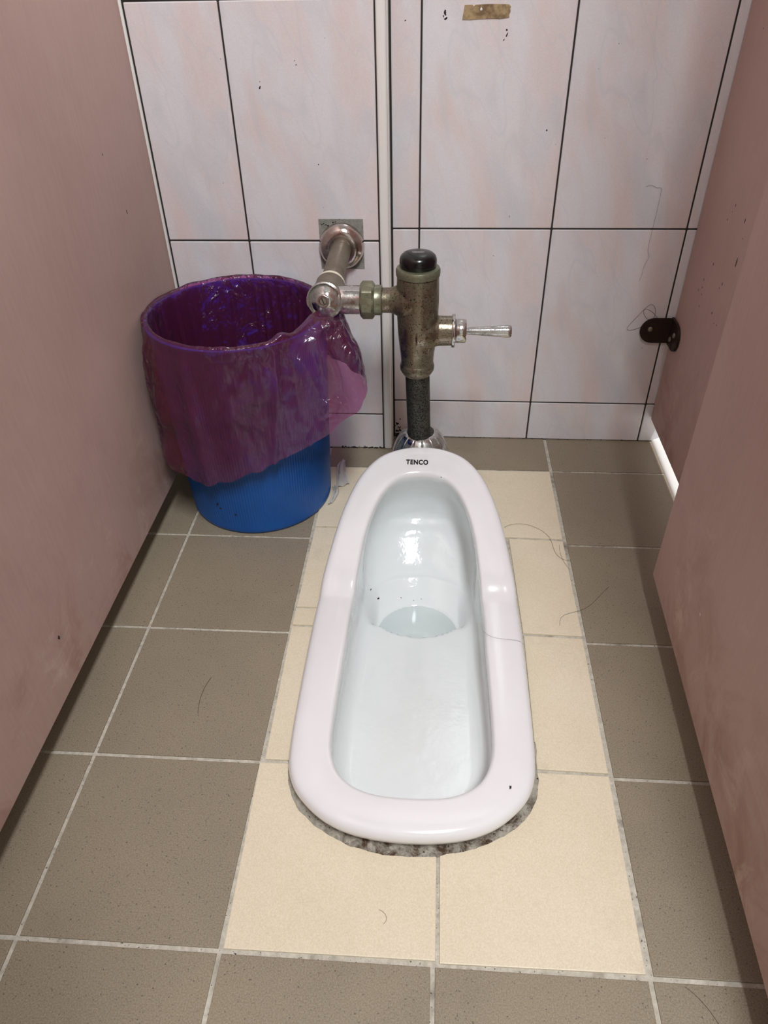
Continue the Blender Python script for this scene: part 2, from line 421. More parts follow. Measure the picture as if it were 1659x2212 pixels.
def build_mortar():
    # rough mortar collar left open round the front of the pan
    edge = [(-.1415, .2058), (-.1373, .1708), (-.1239, .1465), (-.1006, .1266), (-.0738, .1113), (-.0386, .1009), (-.0095, .0981), (.0288, .1003),
            (.0672, .1092), (.1018, .1261), (.1251, .1443), (.1386, .1663), (.1446, .1917), (.1438, .2091), (.1455, .2458)]
    def ang(x, y): return math.atan2(x, -(y - .4))
    tab = sorted((ang(x, y), math.hypot(x, y - .4)) for x, y in edge)
    b = bmesh.new(); A = []; B = []; Dn = []
    for i, (x, y) in enumerate(LO):
        t = ang(x, y); r = math.hypot(x, y - .4)
        if tab[0][0] <= t <= tab[-1][0]:
            R_ = r
            for (t0, r0), (t1, r1) in zip(tab, tab[1:]):
                if t0 <= t <= t1: R_ = r0 + (r1 - r0) * (t - t0) / (t1 - t0)
        else: R_ = r + .0025
        R_ = max(R_, r + .001) + noise.noise(Vector((x * 90, y * 90, 0))) * .0020
        A.append(b.verts.new((AX + x * .93, .4 + (y - .4) * .93, .0012)))
        B.append(b.verts.new((AX + x / r * (R_ - .002), .4 + (y - .4) / r * (R_ - .002), .0014)))
        Dn.append(b.verts.new((AX + x / r * R_, .4 + (y - .4) / r * R_, .0002)))
    for i in range(NL):
        j = (i + 1) % NL; b.faces.new((A[i], A[j], B[j], B[i])); b.faces.new((B[i], B[j], Dn[j], Dn[i]))
    o = from_bm('trim_1', b, M['mortar']); struct(o)
build_mortar()

# ---------------------------------------------------------------- walls
YR, YL = .9056, .8633
TW, TH = .2056, .3073
XB = .365; Z1R = .0786; Z1L = .0730
def tile_wall(b, y, xs, zs, uo, vo, th=.0016, gg=.0012, mats=(0,)):
    """tiles on a wall facing -y; xs, zs = grout lines; uo, vo = origin of the printed pattern's grid"""
    uv = b.loops.layers.uv.verify()
    for x0, x1 in zip(xs, xs[1:]):
        for z0, z1 in zip(zs, zs[1:]):
            n0 = len(b.faces)
            old = set(b.faces)
            add_box(b, x0 + gg, x1 - gg, y - th, y + .002, z0 + gg, z1 - gg, bev=.0014, mi=0)
            ku = math.floor(((x0 + x1) / 2 - uo) / TW); kv = math.floor(((z0 + z1) / 2 - vo) / TH)
            for f in b.faces:
                if f in old: continue
                for l in f.loops:
                    l[uv].uv = ((l.vert.co.x - uo) / TW - ku, (l.vert.co.z - vo) / TH - kv)
NYm = (0, -1, 0)
# right part of the back wall
b = bmesh.new()
add_box(b, .08, 2.2, YR, YR + .08, -.02, 2.62, mi=1)
tile_wall(b, YR, [.1165, XB - TW, XB, XB + TW, XB + 2 * TW], [0.0, Z1R] + [Z1R + TH * k for k in range(1, 9)], XB, Z1R)
for sx, sz, r, el, s, rt in [(.1905, .6665, .0022, 1.6, 1, .3), (.1915, .6600, .0022, .8, 2, .4), (.1885, .6625, .0012, 1.4, 3, 0), (.2745, .6415, .0012, 2.8, 4, -.4), (.2735, .6460, .0012, 1.2, 5, 0), (.2705, .6350, .0008, 2.0, 6, -.3),
                          (.3410, .5245, .0016, 1.2, 7, 0), (.3560, .5060, .0006, 1, 8, 0), (.4250, .5140, .0006, 1, 9, 0), (.4900, .4860, .0007, 1, 10, 0), (.1375, .6585, .0014, .5, 11, .5), (.2980, .4050, .0005, 4, 12, .3),
                          (.2780, .3440, .0008, 1, 13, 0), (.5420, .1880, .0007, 1, 14, 0), (.4240, .6290, .0006, 1, 15, 0), (.2230, .4140, .0005, 1, 16, 0), (.4020, .6000, .0005, 1, 17, 0)]:
    blob(b, (sx, YR - .0017, sz), NYm, r, 2, el, seed=s, rot=rt)
# damp mould in the bottom corner behind the flush pipe
rn = random.Random(5)
for k in range(46):
    x = .119 + abs(rn.gauss(0, .007)); z = .0 + abs(rn.gauss(0, .012))
    blob(b, (x, YR - .0017, z + .001), NYm, .0012 + rn.random() * .0012, 2, 1, seed=100 + k)
for k in range(40):
    x = .12 + rn.random() * .44; blob(b, (x, YR - .0017, .0008 + rn.random() * .0012), NYm, .0010 + rn.random() * .0010, 2, .5, seed=200 + k)
struct(from_bm('wall_back', b, [M['walltile'], M['wallgrout'], M['dirt']], smooth=False))
# projecting left part
b = bmesh.new()
add_box(b, -2.0, .1135, YL, YR + .06, -.02, 2.62, mi=1)
XL1 = -.1037
tile_wall(b, YL, [-.2306, XL1, .0995], [0.0, Z1L] + [Z1L + TH * k for k in range(1, 9)], XL1, Z1L)
for sx, sz, r, el, s, rt in [(-.0605, .5880, .0013, 1.8, 21, -.3), (-.0600, .5950, .0007, 1.2, 22, 0), (-.0080, .6140, .0008, 1.2, 23, 0), (-.0095, .6190, .0007, 1, 24, 0), (-.1310, .4650, .0006, 1, 25, 0), (.0130, .4900, .0009, 1.6, 26, 0),
                          (-.1100, .6220, .0006, 1, 27, 0), (.0330, .6440, .0006, 1, 28, 0), (.0160, .4300, .0006, 1, 29, 0)]:
    blob(b, (sx, YL - .0017, sz), NYm, r, 2, el, seed=s, rot=rt)
# square of bare cement where the water pipe comes through
add_box(b, .0072, .0752, YL - .0021, YL + .004, .3375, .4135, mi=3)
for k in range(10):
    blob(b, (.012 + rn.random() * .022, YL - .0022, .4010 + rn.random() * .009), NYm, .0018, 2, .5, seed=300 + k, rot=.5)
for k in range(60):
    x = .02 + rn.random() * .09; blob(b, (x, YL - .0017, .0008 + abs(rn.gauss(0, .0016))), NYm, .0014 + rn.random() * .0012, 2, .6, seed=400 + k)
struct(from_bm('wall_left', b, [M['walltile'], M['wallgrout'], M['dirt'], M['cement']], smooth=False))
# white corner strips
def strip(name, x0, x1, y0, y1, z0=0, z1=2.6, bev=.0035):
    b = bmesh.new(); add_box(b, x0, x1, y0, y1, z0, z1, bev=bev, seg=4); return struct(from_bm(name, b, M['trim'], auto=.9))
strip('trim_2', .1003, .1142, YL - .0035, YL + .012)
b = bmesh.new(); add_box(b, .1118, .1152, YL + .013, YR - .0035, 0, 2.6, bev=.0008); struct(from_bm('trim_3', b, M['trim']))
strip('trim_4', -.2420, -.2320, YL - .0035, YL + .010)
# kerb at the foot of the right partition: low white glazed ledge that carries on into the next stall
b = bmesh.new()
prof = [(.5965, -.015), (.5965, .0015), (.6005, .0050), (.612, .010), (.640, .017), (.700, .022), (.95, .024), (.95, -.015)]
fr = [b.verts.new((x, -1.2, z)) for x, z in prof]; bk = [b.verts.new((x, YR, z)) for x, z in prof]
k = len(prof)
for i in range(k): b.faces.new((fr[i], fr[(i + 1) % k], bk[(i + 1) % k], bk[i]))
b.faces.new(fr); b.faces.new(list(reversed(bk)))
struct(from_bm('trim_5', b, M['trim'], auto=1.2))

# rest of the washroom, out of the frame but lighting and mirroring in the stall
def slab(name, x0, x1, y0, y1, z0, z1, m):
    b = bmesh.new(); add_box(b, x0, x1, y0, y1, z0, z1); return struct(from_bm(name, b, M[m], smooth=False))
slab('ceiling', -2.0, 2.2, -2.4, .99, 2.62, 2.70, 'plaster')
slab('wall_right', 2.2, 2.28, -2.4, .99, -.02, 2.62, 'plaster')
slab('wall_far_left', -2.08, -2.0, -2.4, .99, -.02, 2.62, 'plaster')
slab('wall_front', -2.0, 2.2, -2.48, -2.4, -.02, 2.62, 'plaster')

# ---------------------------------------------------------------- partitions and door
PXm = (1, 0, 0); MXm = (-1, 0, 0)
b = bmesh.new(); add_box(b, -.256, -.2345, -.42, YL - .004, .050, 1.85, bev=.0012, mi=0)
for y, z, r, el, s in [(.735, .4600, .0016, 2.2, 1), (.270, .1230, .0018, 2.4, 2), (.05, .14, .001, 1, 3), (.70, .54, .001, 2, 4), (.44, .60, .0012, 1.6, 5)]:
    blob(b, (-.2345, y, z), PXm, r, 1, el, seed=s, rot=.4)
t = from_bm('partition_panel', b, [M['panel'], M['dirt']], smooth=False)
tag(t, 'pink laminate partition on the left, beside the blue bin', 'partition')
b = bmesh.new(); add_box(b, .5845, .6025, -.42, YR - .004, .050, 1.85, bev=.0012, mi=0)
rn = random.Random(9)
for k in range(26):
    blob(b, (.5845, .62 + rn.random() * .22, .30 + rn.random() * .35), MXm, .0006 + .0009 * rn.random(), 1, 2.0, seed=k)
for y, z, r in [(.72, .40, .0022), (.69, .335, .0018), (.73, .45, .0015), (.66, .36, .0012)]: blob(b, (.5845, y, z), MXm, r, 1, 3.0, seed=int(y * 100))
t = from_bm('partition_panel', b, [M['panel'], M['dirt']], smooth=False)
tag(t, 'shadowed pink laminate partition on the right, behind the open door', 'partition')
# open door, leaning slightly across the stall
b = bmesh.new(); add_box(b, 0, .022, -.612, 0, .050, 1.85, bev=.0016, mi=0)
blob(b, (0, -.172, .150), MXm, .0026, 1, .9, seed=3)
door = from_bm('stall_door', b, [M['panel'], M['paint']], smooth=False)
door.location = (.4968, .487, 0); door.rotation_euler = (0, 0, math.atan2(-.018, .487) * 1)
door.rotation_euler = (0, 0, -math.atan2(.0178, .487))
tag(door, 'pink laminate stall door standing open at the right edge', 'door')

b = bmesh.new(); add_box(b, -.2560, .110, -.445, -.425, .050, 1.85, bev=.0012)  # unseen panel behind the camera, added to darken the near-left floor
struct(from_bm('shade_panel_left', b, M['panel'], smooth=False))
b = bmesh.new(); add_box(b, .5000, .5990, -.150, -.130, .050, 1.85, bev=.0012)  # unseen pilaster added to keep lamp light off the right partition
struct(from_bm('shade_panel_right', b, M['panel'], smooth=False))

# ---------------------------------------------------------------- bracket
br = thing('angle_bracket', (.5835, YR - .002, .2210), 'dark rusty angle bracket fixing the right partition to the tiled wall', 'bracket')
def stadium(b, o, u, v, n, L, Hh, th, round_end=True):
    o, u, v, n = map(Vector, (o, u, v, n)); pts = [(0, -Hh)]
    r = Hh
    for i in range(13):
        t = -PI / 2 + PI * i / 12; pts.append((L - r + r * math.cos(t), r * math.sin(t)))
    pts.append((0, Hh))
    A = [b.verts.new(o + u * p + v * q) for p, q in pts]; B = [b.verts.new(o + u * p + v * q + n * th) for p, q in pts]
    m = len(pts)
    for i in range(m): b.faces.new((A[i], A[(i + 1) % m], B[(i + 1) % m], B[i]))
    fb = b.faces.new(B); b.faces.new(list(reversed(A)))
b = bmesh.new()
stadium(b, (0, 0, 0), (-1, 0, 0), (0, 0, 1), (0, -1, 0), .052, .0215, .0035)
stadium(b, (0, 0, 0), (0, -1, 0), (0, 0, 1), (-1, 0, 0), .050, .0230, .0035)
bmesh.ops.bevel(b, geom=[e for e in b.edges if e.is_manifold and e.calc_face_angle(0) > 1.0], offset=.0007, segments=2, affect='EDGES')
from_bm('bracket_plate', b, M['rust'], br)
for o_, ax in (((-.036, -.0035, .003), (0, -1, 0)), ((-.0035, -.030, .004), (-1, 0, 0)), ((-.0035, -.014, -.010), (-1, 0, 0))):
    lathe('screw', o_, ax, [(0, .0044), (.0012, .0042), (.0022, .0030), (.0027, .0012)], M['steel'], br, n=20)

# ---------------------------------------------------------------- toilet
toilet = thing('squat_toilet', (AX, .4, 0), 'white porcelain squat toilet set into cream floor tiles, raised hood at the back', 'toilet')
T0 = Vector((AX, .4, 0))
def zf(x, Y):
    fz = -.020 - .032 * max(0, min(1.2, (Y - .16) / .29))
    rho = math.hypot(x / .070, (Y - .505) / .0555)
    front = fz - .085 * sm(1.04, .78, rho)
    Rr = math.hypot(x, (Y - .478))
    if Rr < .062: back = -.112 + .030 * (Rr / .062) ** 3
    elif Rr < .105: back = -.082 + .022 * ((Rr - .062) / .043) ** 1.3
    else: back = -.060 + .045 * sm(.105, .185, Rr)
    k = sm(.060, .082, abs(x)) * (1 - sm(.52, .61, Y)); back = back * (1 - k) + max(back, fz) * k; front = front * (1 - k) + max(front, fz) * k
    wb = sm(.466, .496, Y)
    ridge = .0030 * math.exp(-((Rr - .178) / .006) ** 2) * sm(.52, .58, Y)
    return front * (1 - wb) + back * wb + ridge
def build_toilet():
    V = []; F = []; MI = []
    def ring(pts):
        s = len(V); V.extend(pts); return s
    def bridge(a, c, mi=0):
        for i in range(NL):
            j = (i + 1) % NL; F.append((a + i, a + j, c + j, c + i)); MI.append(mi)
    hO = [H(y) for x, y in LO]; hI = [H(y) for x, y in LI]
    rings = []
    def r_out(off, zfun): return ring([(AX + p[0] - T0.x, p[1] - T0.y, zfun(i)) for i, p in enumerate(offset(LO, off))])
    rings.append(r_out(-.0085, lambda i: -.03))
    rings.append(r_out(-.0080, lambda i: .0))
    rings.append(r_out(-.0060, lambda i: .006))
    for off, dz in ((-.0022, .020), (-.0004, .0145), (0, .0110), (-.0004, .0080), (-.0016, .0050), (-.0036, .0026), (-.0065, .0011), (-.0105, .0002)):
        rings.append(r_out(off, lambda i, dz=dz: max(hO[i] - dz, .007)))
    OI = offset(LO, -.0105); II = offset(LI, .0062)
    for t in (.15, .3, .5, .7, .85, 1.0):
        rings.append(ring([(p[0] + (q[0] - p[0]) * t, p[1] + (q[1] - p[1]) * t - T0.y, H(p[1] + (q[1] - p[1]) * t) + .0006 * math.sin(PI * t) - .0002 * (1 - t)) for p, q in zip(OI, II)]))
    for off, dz in ((.0040, .0003), (.0022, .0010), (.0010, .0024), (.0002, .0046), (0, .0100)):
        rings.append(ring([(p[0], p[1] - T0.y, H(p[1]) - dz) for p in offset(LI, off)]))
    for a, c in zip(rings, rings[1:]): bridge(a, c, 0)
    # basin
    und = [.002 + .020 * sm(.50, .62, y) for x, y in LI]
    B = offset(LI, und)
    r = .024
    last = rings[-1]
    top = [(LI[i][0], LI[i][1], H(LI[i][1]) - .0100) for i in range(NL)]
    wallb = []
    for i, (x, y) in enumerate(B):
        wallb.append((x, y, zf(x, y) + r))
    for t in (.12, .35, .6, .8, 1.0):
        rg = []
        for i in range(NL):
            tx = min(1, t * 1.6); X = top[i][0] + (wallb[i][0] - top[i][0]) * tx; Y = top[i][1] + (wallb[i][1] - top[i][1]) * tx
            Z = top[i][2] + (min(wallb[i][2], top[i][2]) - top[i][2]) * t
            rg.append((X, Y - T0.y, Z))
        c = ring(rg); bridge(last, c, 1); last = c
    K = 84
    for k in range(1, K + 1):
        lam = 1 - k / (K + .0) * .985
        rg = []
        for i in range(NL):
            bx, by = B[i]; sy = max(.235, min(.56, by)); dx, dy = bx, by - sy; L = math.hypot(dx, dy)
            X, Y = dx * lam, sy + dy * lam; d = (1 - lam) * L
            z = zf(X, Y)
            if d < r: z += r - math.sqrt(max(0, r * r - (r - d) ** 2))
            z = min(z, top[i][2])
            rg.append((X, Y - T0.y, z))
        c = ring(rg); bridge(last, c, 1); last = c
    # close the seam along the spine
    for i in range(1, NH): 
        j = NL - i
        if i + 1 <= NH:
            jn = NL - (i + 1)
            F.append((last + i, last + i + 1, last + (jn % NL), last + j)); MI.append(1)
    F.append((last, last + 1, last + NL - 1)); MI.append(1)
    me = bpy.data.meshes.new('pan'); me.from_pydata(V, [], F)
    for p, mi in zip(me.polygons, MI): p.material_index = mi
    b = bmesh.new(); b.from_mesh(me); bmesh.ops.remove_doubles(b, verts=b.verts, dist=1e-6); bmesh.ops.recalc_face_normals(b, faces=b.faces)
    # specks of grime and a crack line of old sealant on the glaze
    from mathutils.bvhtree import BVHTree
    tree = BVHTree.FromBMesh(b)
    for x, y, rr, sd in ((-.0755, .545, .0014, 1), (-.0640, .540, .0019, 2), (-.008, .548, .0007, 3), (.004, .551, .0007, 4), (-.028, .550, .0008, 5), (.030, .640, .0008, 6)):
        hit = tree.ray_cast(Vector((x, y - .4, .2)), Vector((0, 0, -1)))
        if hit[0] is not None:
            nn = hit[1] if hit[1].z > 0 else -hit[1]
            blob(b, hit[0] + nn * .0003, nn, rr, 2, 1.5, seed=sd)
    blob(b, (.1075, .164 - .4, H(.164) + .0012), (0, 0, 1), .0016, 2, 1.6, seed=8)
    b.to_mesh(me); b.free()
    o = link('pan', me, [M['porcelain'], M['bowl'], M['dirt']], toilet, True)
    # make sure the outside faces outwards
    return o
build_toilet()
# water
b = bmesh.new(); n = 64
vs = [b.verts.new((.068 * math.cos(2 * PI * i / n), .4905 - .4 + .060 * math.sin(2 * PI * i / n), -.0830)) for i in range(n)]; b.faces.new(vs)
wt = from_bm('water', b, M['water'], toilet); wt['label'] = 'still water at the bottom of the bowl'
# maker's lettering on the hood
def text(name, body, size, mat, loc, rot, parent, off=0.0, ext=.0002, sx=1):
    cu = bpy.data.curves.new(name, 'FONT'); cu.body = body; cu.size = size; cu.align_x = 'CENTER'; cu.align_y = 'CENTER'; cu.offset = off; cu.extrude = ext; cu.space_character = 1.12 if off else 1.0
    o = bpy.data.objects.new(name, cu); C.objects.link(o); dg = bpy.context.evaluated_depsgraph_get()
    me = bpy.data.meshes.new_from_object(o.evaluated_get(dg)); bpy.data.objects.remove(o); bpy.data.curves.remove(cu)
    me.materials.clear(); o = link(name, me, mat, parent, False); o.location = loc; o.rotation_euler = rot; o.scale = (sx, 1, 1); return o
ty = .6630
lt = text('lettering', 'TENCO', .0126, M['mark'], (-.0075, ty - .4, H(ty) + .0010), (math.atan(.31), 0, 0), toilet, off=.00050, sx=.74)
lt['label'] = 'black printed lettering TENCO'

# ---------------------------------------------------------------- flush valve
YV = .712
valve = thing('flush_valve', (.1630, YV, .25), 'corroded metal flush valve with black push cap, lever and pipes above the toilet', 'flush valve')
VO = Vector((.1630, YV, .25))
def L(p): return Vector(p) - VO
A_ = (0, 0, 1)
def fused(name, b, mat, parent, vox=.0009, it=7):
    bmesh.ops.recalc_face_normals(b, faces=b.faces)
    me = bpy.data.meshes.new('tmp'); b.to_mesh(me); b.free()
    o = bpy.data.objects.new('tmp', me); C.objects.link(o)
    md = o.modifiers.new('r', 'REMESH'); md.mode = 'VOXEL'; md.voxel_size = vox
    ms = o.modifiers.new('s', 'SMOOTH'); ms.factor = .6; ms.iterations = it
    dg = bpy.context.evaluated_depsgraph_get(); dg.update()
    m2 = bpy.data.meshes.new_from_object(o.evaluated_get(dg)); bpy.data.objects.remove(o); m2.materials.clear()
    return link(name, m2, mat, parent, True)
# body
zb = .250
b = bmesh.new()
add_lathe(b, L((.1630, YV, zb)), A_, [(0, .0235), (.003, .0238), (.012, .0242), (.03, .0262), (.05, .0281), (.075, .0292), (.10, .0296), (.120, .0294), (.132, .0290), (.134, .0280)], 64)
def flare(z0, r, rr, n0):  # profile for a side branch with a flared root
    return [(0.0, r + rr), (.010, r + rr), (.020, r + rr * .80), (.027, r + rr * .42), (.033, r + rr * .14), (.039, r), (n0, r)]
ZS = .3478   # height of the side connection
add_lathe(b, L((.1630, YV, ZS)), (-1, 0, 0), flare(0, .0172, .0115, .0510), 48, cap=True)
ZL_ = .3030
add_lathe(b, L((.1630, YV, ZL_)), (1, 0, 0), [(0.0, .030), (.012, .0285), (.020, .0255), (.026, .0225), (.031, .0212), (.052, .0208)], 48, cap=True)
fused('valve_body', b, M['brass'], valve)
lathe('bottom_collar', L((.1630, YV - .0005, .2395)), A_, [(-.004, .0205), (0, .0230), (.004, .0252), (.009, .0256), (.013, .0245), (.0145, .0235)], M['brass'], valve)
lathe('retaining_ring', L((.1630, YV, .3835)), A_, [(0, .0282), (.001, .0302), (.005, .0306), (.0085, .0304), (.0110, .0290), (.0120, .0262), (.0120, .0200)], M['green'], valve, 64)
cap = lathe('push_cap', L((.1630, YV, .3950)), A_, [(0, .0228), (.002, .0246), (.006, .0254), (.011, .0252), (.0150, .0238), (.0180, .0205), (.0198, .0150), (.0206, .0080), (.0208, .0015)], M['black'], valve, 64)
# oval badge printed on the cap: rim and a band of tiny marks
def oval_band(b, o, a, c, wdt, n=40, z=0):
    o = Vector(o); inn = []; out = []
    for i in range(n):
        t = 2 * PI * i / n; cx = (a - c) * (1 if math.cos(t) > 0 else -1); p = Vector((cx + c * math.cos(t), c * math.sin(t), 0)); q = Vector((cx + (c - wdt) * math.cos(t), (c - wdt) * math.sin(t), 0))
        out.append(b.verts.new(o + p)); inn.append(b.verts.new(o + q))
    for i in range(n): j = (i + 1) % n; b.faces.new((out[i], out[j], inn[j], inn[i]))
b = bmesh.new(); zc = .3950 + .0208 + .0002
oval_band(b, (0, 0, 0), .0082, .0027, .0006)
rn = random.Random(3)
for k in range(9):
    x = -.0056 + k * .0014
    add_box(b, x - .0004, x + .0004, -.0010, .0010, -.0001, .0001)
bd = from_bm('badge', b, M['badge'], cap, False); bd.location = L((.1630, YV - .0015, .3950 + .0209)); bd.rotation_euler = (.06, 0, 0)
# handle side
lathe('handle_washer', L((.2120, YV, ZL_)), (1, 0, 0), [(0, .0180), (0, .0232), (.0008, .0238), (.0038, .0238), (.0046, .0230), (.0046, .0160)], M['chrome'], valve)
lathe('handle_socket', L((.2160, YV, ZL_)), (1, 0, 0), [(0, .0160), (.001, .0168), (.0150, .0168), (.0165, .0158), (.0165, .0060)], M['chrome'], valve)
lathe('lever', L((.2320, YV, ZL_)), (1, -.01, .005), [(0, .0045), (.006, .0054), (.020, .0060), (.040, .0074), (.058, .0087), (.0625, .0086), (.0645, .0076), (.0652, .0040)], M['chrome'], valve, 40)
# left side: coupling nut, spigot, angle stop
lathe('spigot_ring', L((.1130, YV, ZS)), (-1, 0, 0), [(0, .0172), (0, .0198), (.001, .0206), (.0125, .0206), (.0135, .0196), (.0135, .016)], M['green'], valve)
def hexmod(t, h): 
    a = (t % (PI / 3)) - PI / 6; return min(1.0, math.cos(PI / 6) / math.cos(a) * 1.03)
b = bmesh.new()
add_lathe(b, L((.1030, YV, ZS)), (-1, 0, 0), [(0, .0205), (.0006, .0225), (.0035, .0262), (.0170, .0262), (.0200, .0225), (.0206, .0205)], 96, mod=lambda t, h: hexmod(t, h) if .002 < h < .0185 else 1.0, up=(0, .3, 1))
from_bm('coupling_nut', b, M['green'], valve, True, .35)
SX = .0345
lathe('outlet_arm', L((.0835, YV, ZS)), (-1, 0, 0), [(-.001, .0168), (0, .0196), (.022, .0196), (.034, .0196), (.040, .016)], M['chrome'], valve)
# angle stop body; the supply pipe drops a little from the wall to the stop
FL = Vector((.0412, YL, .3735)); S = Vector((SX, YV, ZS)); ax = (FL - S).normalized()
fd = (Vector((-.03, -1, .32))).normalized()
b = bmesh.new()
rings = []
add_lathe(b, L(S - fd * .024), fd, [(0, .006), (.002, .012), (.006, .0185), (.012, .0232), (.020, .0252), (.030, .0256), (.038, .0252), (.041, .0240)], 56)
add_lathe(b, L(S - ax * .006), ax, [(0, .0240), (.014, .0240), (.024, .0228), (.034, .0212), (.043, .0212), (.0445, .0200)], 56)
from_bm('angle_stop', b, M['steel'], valve, True, .9)
FC = S + fd * .017
lathe('stop_rim', L(FC), fd, [(-.002, .0240), (0, .0252), (.0022, .0250), (.0030, .0232), (.0018, .0222), (-.001, .0218)], M['chrome'], valve, 56, cap=False)
sc = lathe('stop_cap', L(FC), fd, [(-.001, .0226), (0, .0216), (.003, .0175), (.006, .0125), (.0075, .0100), (.008, .0080)], M['chrome'], valve, 56)
b = bmesh.new(); add_lathe(b, L(FC + fd * .0065), fd, [(0, .0084), (.0045, .0084), (.0058, .0074), (.0058, .0050), (.0035, .0050)], 72, mod=lambda t, h: hexmod(t, h) if h < .005 else 1.0, up=(0, 0, 1))
from_bm('lock_nut', b, M['chrome'], sc, True, .35)
b = bmesh.new(); pc = L(FC + fd * .0118)
add_lathe(b, L(FC + fd * .0075), fd, [(0, .0046), (.0043, .0046), (.0047, .0042)], 32)
from_bm('adjusting_screw', b, M['steel'], sc, True, .6)
u_, v_, a_ = frame(fd)
b = bmesh.new(); sl = (Vector((.40, 0, -.92)) - a_ * a_.dot(Vector((.40, 0, -.92)))).normalized(); pr = a_.cross(sl)
c0 = L(FC + fd * .0124); vsx = [b.verts.new(c0 + sl * p * .0042 + pr * q * .0006 + a_ * h) for p in (-1, 1) for q in (-1, 1) for h in (-.0004, .0002)]
for f in [(0, 1, 3, 2), (4, 6, 7, 5), (0, 4, 5, 1), (2, 3, 7, 6), (0, 2, 6, 4), (1, 5, 7, 3)]: b.faces.new([vsx[i] for i in f])
from_bm('screw_slot', b, M['mark'], sc, False)
ln = (FL - S).length
lathe('thread_seal', L(S + ax * .0375), ax, [(0, .0200), (.0005, .0210), (.0050, .0206), (.0090, .0185), (.0098, .0160)], M['tapeseal'], valve, 48)
lathe('supply_pipe', L(S + ax * .030), ax, [(0, .0158), (ln - .03, .0158)], M['steel'], valve, 48)
lathe('wall_flange', L((FL.x, YL - .001, FL.z)), (0, -1, 0), [(0, .0345), (.002, .0352), (.006, .0348), (.010, .0335), (.014, .0305), (.0172, .0262), (.0186, .0215), (.0182, .0180), (.0160, .0162)], mat_metal('stained_chrome', (196, 186, 180), (150, 134, 124), .50, .80, (.14, .30), ((90, 76, 64), .72), 24), valve, 72)
# flush pipe and the ribbed cover over its foot
P0 = Vector((.1695, .7280, .05)); P1 = Vector((.1632, YV, .245))
lathe('flush_pipe', L(P0), (P1 - P0), [(0, .0182), ((P1 - P0).length, .0182)], M['pipe'], valve, 48)
def ribm(t, h):
    a = abs(((t / (2 * PI) * 14) % 1) - .5) * 2
    return 1.0 - (.08 * sm(.80, .97, a) if .02 < h < .119 else 0)
lathe('pipe_foot_cover', L((.1695, .7300, 0)), A_, [(0, .0470), (.03, .0490), (.060, .0485), (.080, .0465), (.095, .0430), (.108, .0375), (.117, .0310), (.1215, .0255), (.1220, .0215), (.118, .0200)],
      M['chrome'], valve, 168, mod=ribm, cap=False)
lathe('foot_washer', L((.1692, .7285, .1165)), A_, [(0, .0225), (.005, .0222), (.0065, .0205), (.0068, .0180)], M['pipe'], valve)

# ---------------------------------------------------------------- waste bin
BC = Vector((-.1000, .7220, 0)); BH = .325; RB, RT = .1165, .1300
binn = thing('waste_bin', BC, 'blue ribbed plastic waste bin in the left corner, lined with a pink bag', 'bin')
def build_bin():
    b = bmesh.new(); NR = 170; n = NR * 4
    prof = []
    def rad(z): return RB + (RT - RB) * z / BH
    zs = [0, .002, .006, .010] + [.012 + (BH - .035) * i / 14 for i in range(15)] + [BH - .018, BH - .010, BH - .003, BH]
    rings = []
    for k, z in enumerate(zs):
        amp = .0011 * sm(.006, .014, z) * (1 - sm(BH - .03, BH - .022, z)); base = rad(z) - (.003 if k == 0 else .001 if k == 1 else 0) + (.002 if z > BH - .019 else 0)
        rings.append([b.verts.new((math.cos(2 * PI * i / n) * (base - amp * (.5 + .5 * math.cos(2 * PI * i / 4))), math.sin(2 * PI * i / n) * (base - amp * (.5 + .5 * math.cos(2 * PI * i / 4))), z)) for i in range(n)])
    for z in (BH, .006):
        rings.append([b.verts.new((math.cos(2 * PI * i / n) * (rad(z) - .003), math.sin(2 * PI * i / n) * (rad(z) - .003), z)) for i in range(n)])
    for q, (a, c) in enumerate(zip(rings, rings[1:])):
        for i in range(n): j = (i + 1) % n; f = b.faces.new((a[i], a[j], c[j], c[i])); f.material_index = 2 if q >= len(rings) - 2 else 0
    f = b.faces.new(rings[-1]); f.material_index = 2; b.faces.new(list(reversed(rings[0])))
    for th, z, r, s in ((-112, .055, .0030, 1), (-110, .048, .0022, 2), (-98, .040, .0026, 3), (-113.5, .050, .0016, 4)):
        a = math.radians(th); d = Vector((math.cos(a), math.sin(a), 0)); blob(b, d * (rad(z) + .0002) + Vector((0, 0, z)), d, r, 1, .8, seed=s)
    return from_bm('bucket', b, [M['bucket'], M['dirt'], simple('brightened_blue_inside', (40, 84, 200), .4)], binn, True, 1.0)  # inner wall brightened in its colour, as if more light reached through the bag
build_bin()
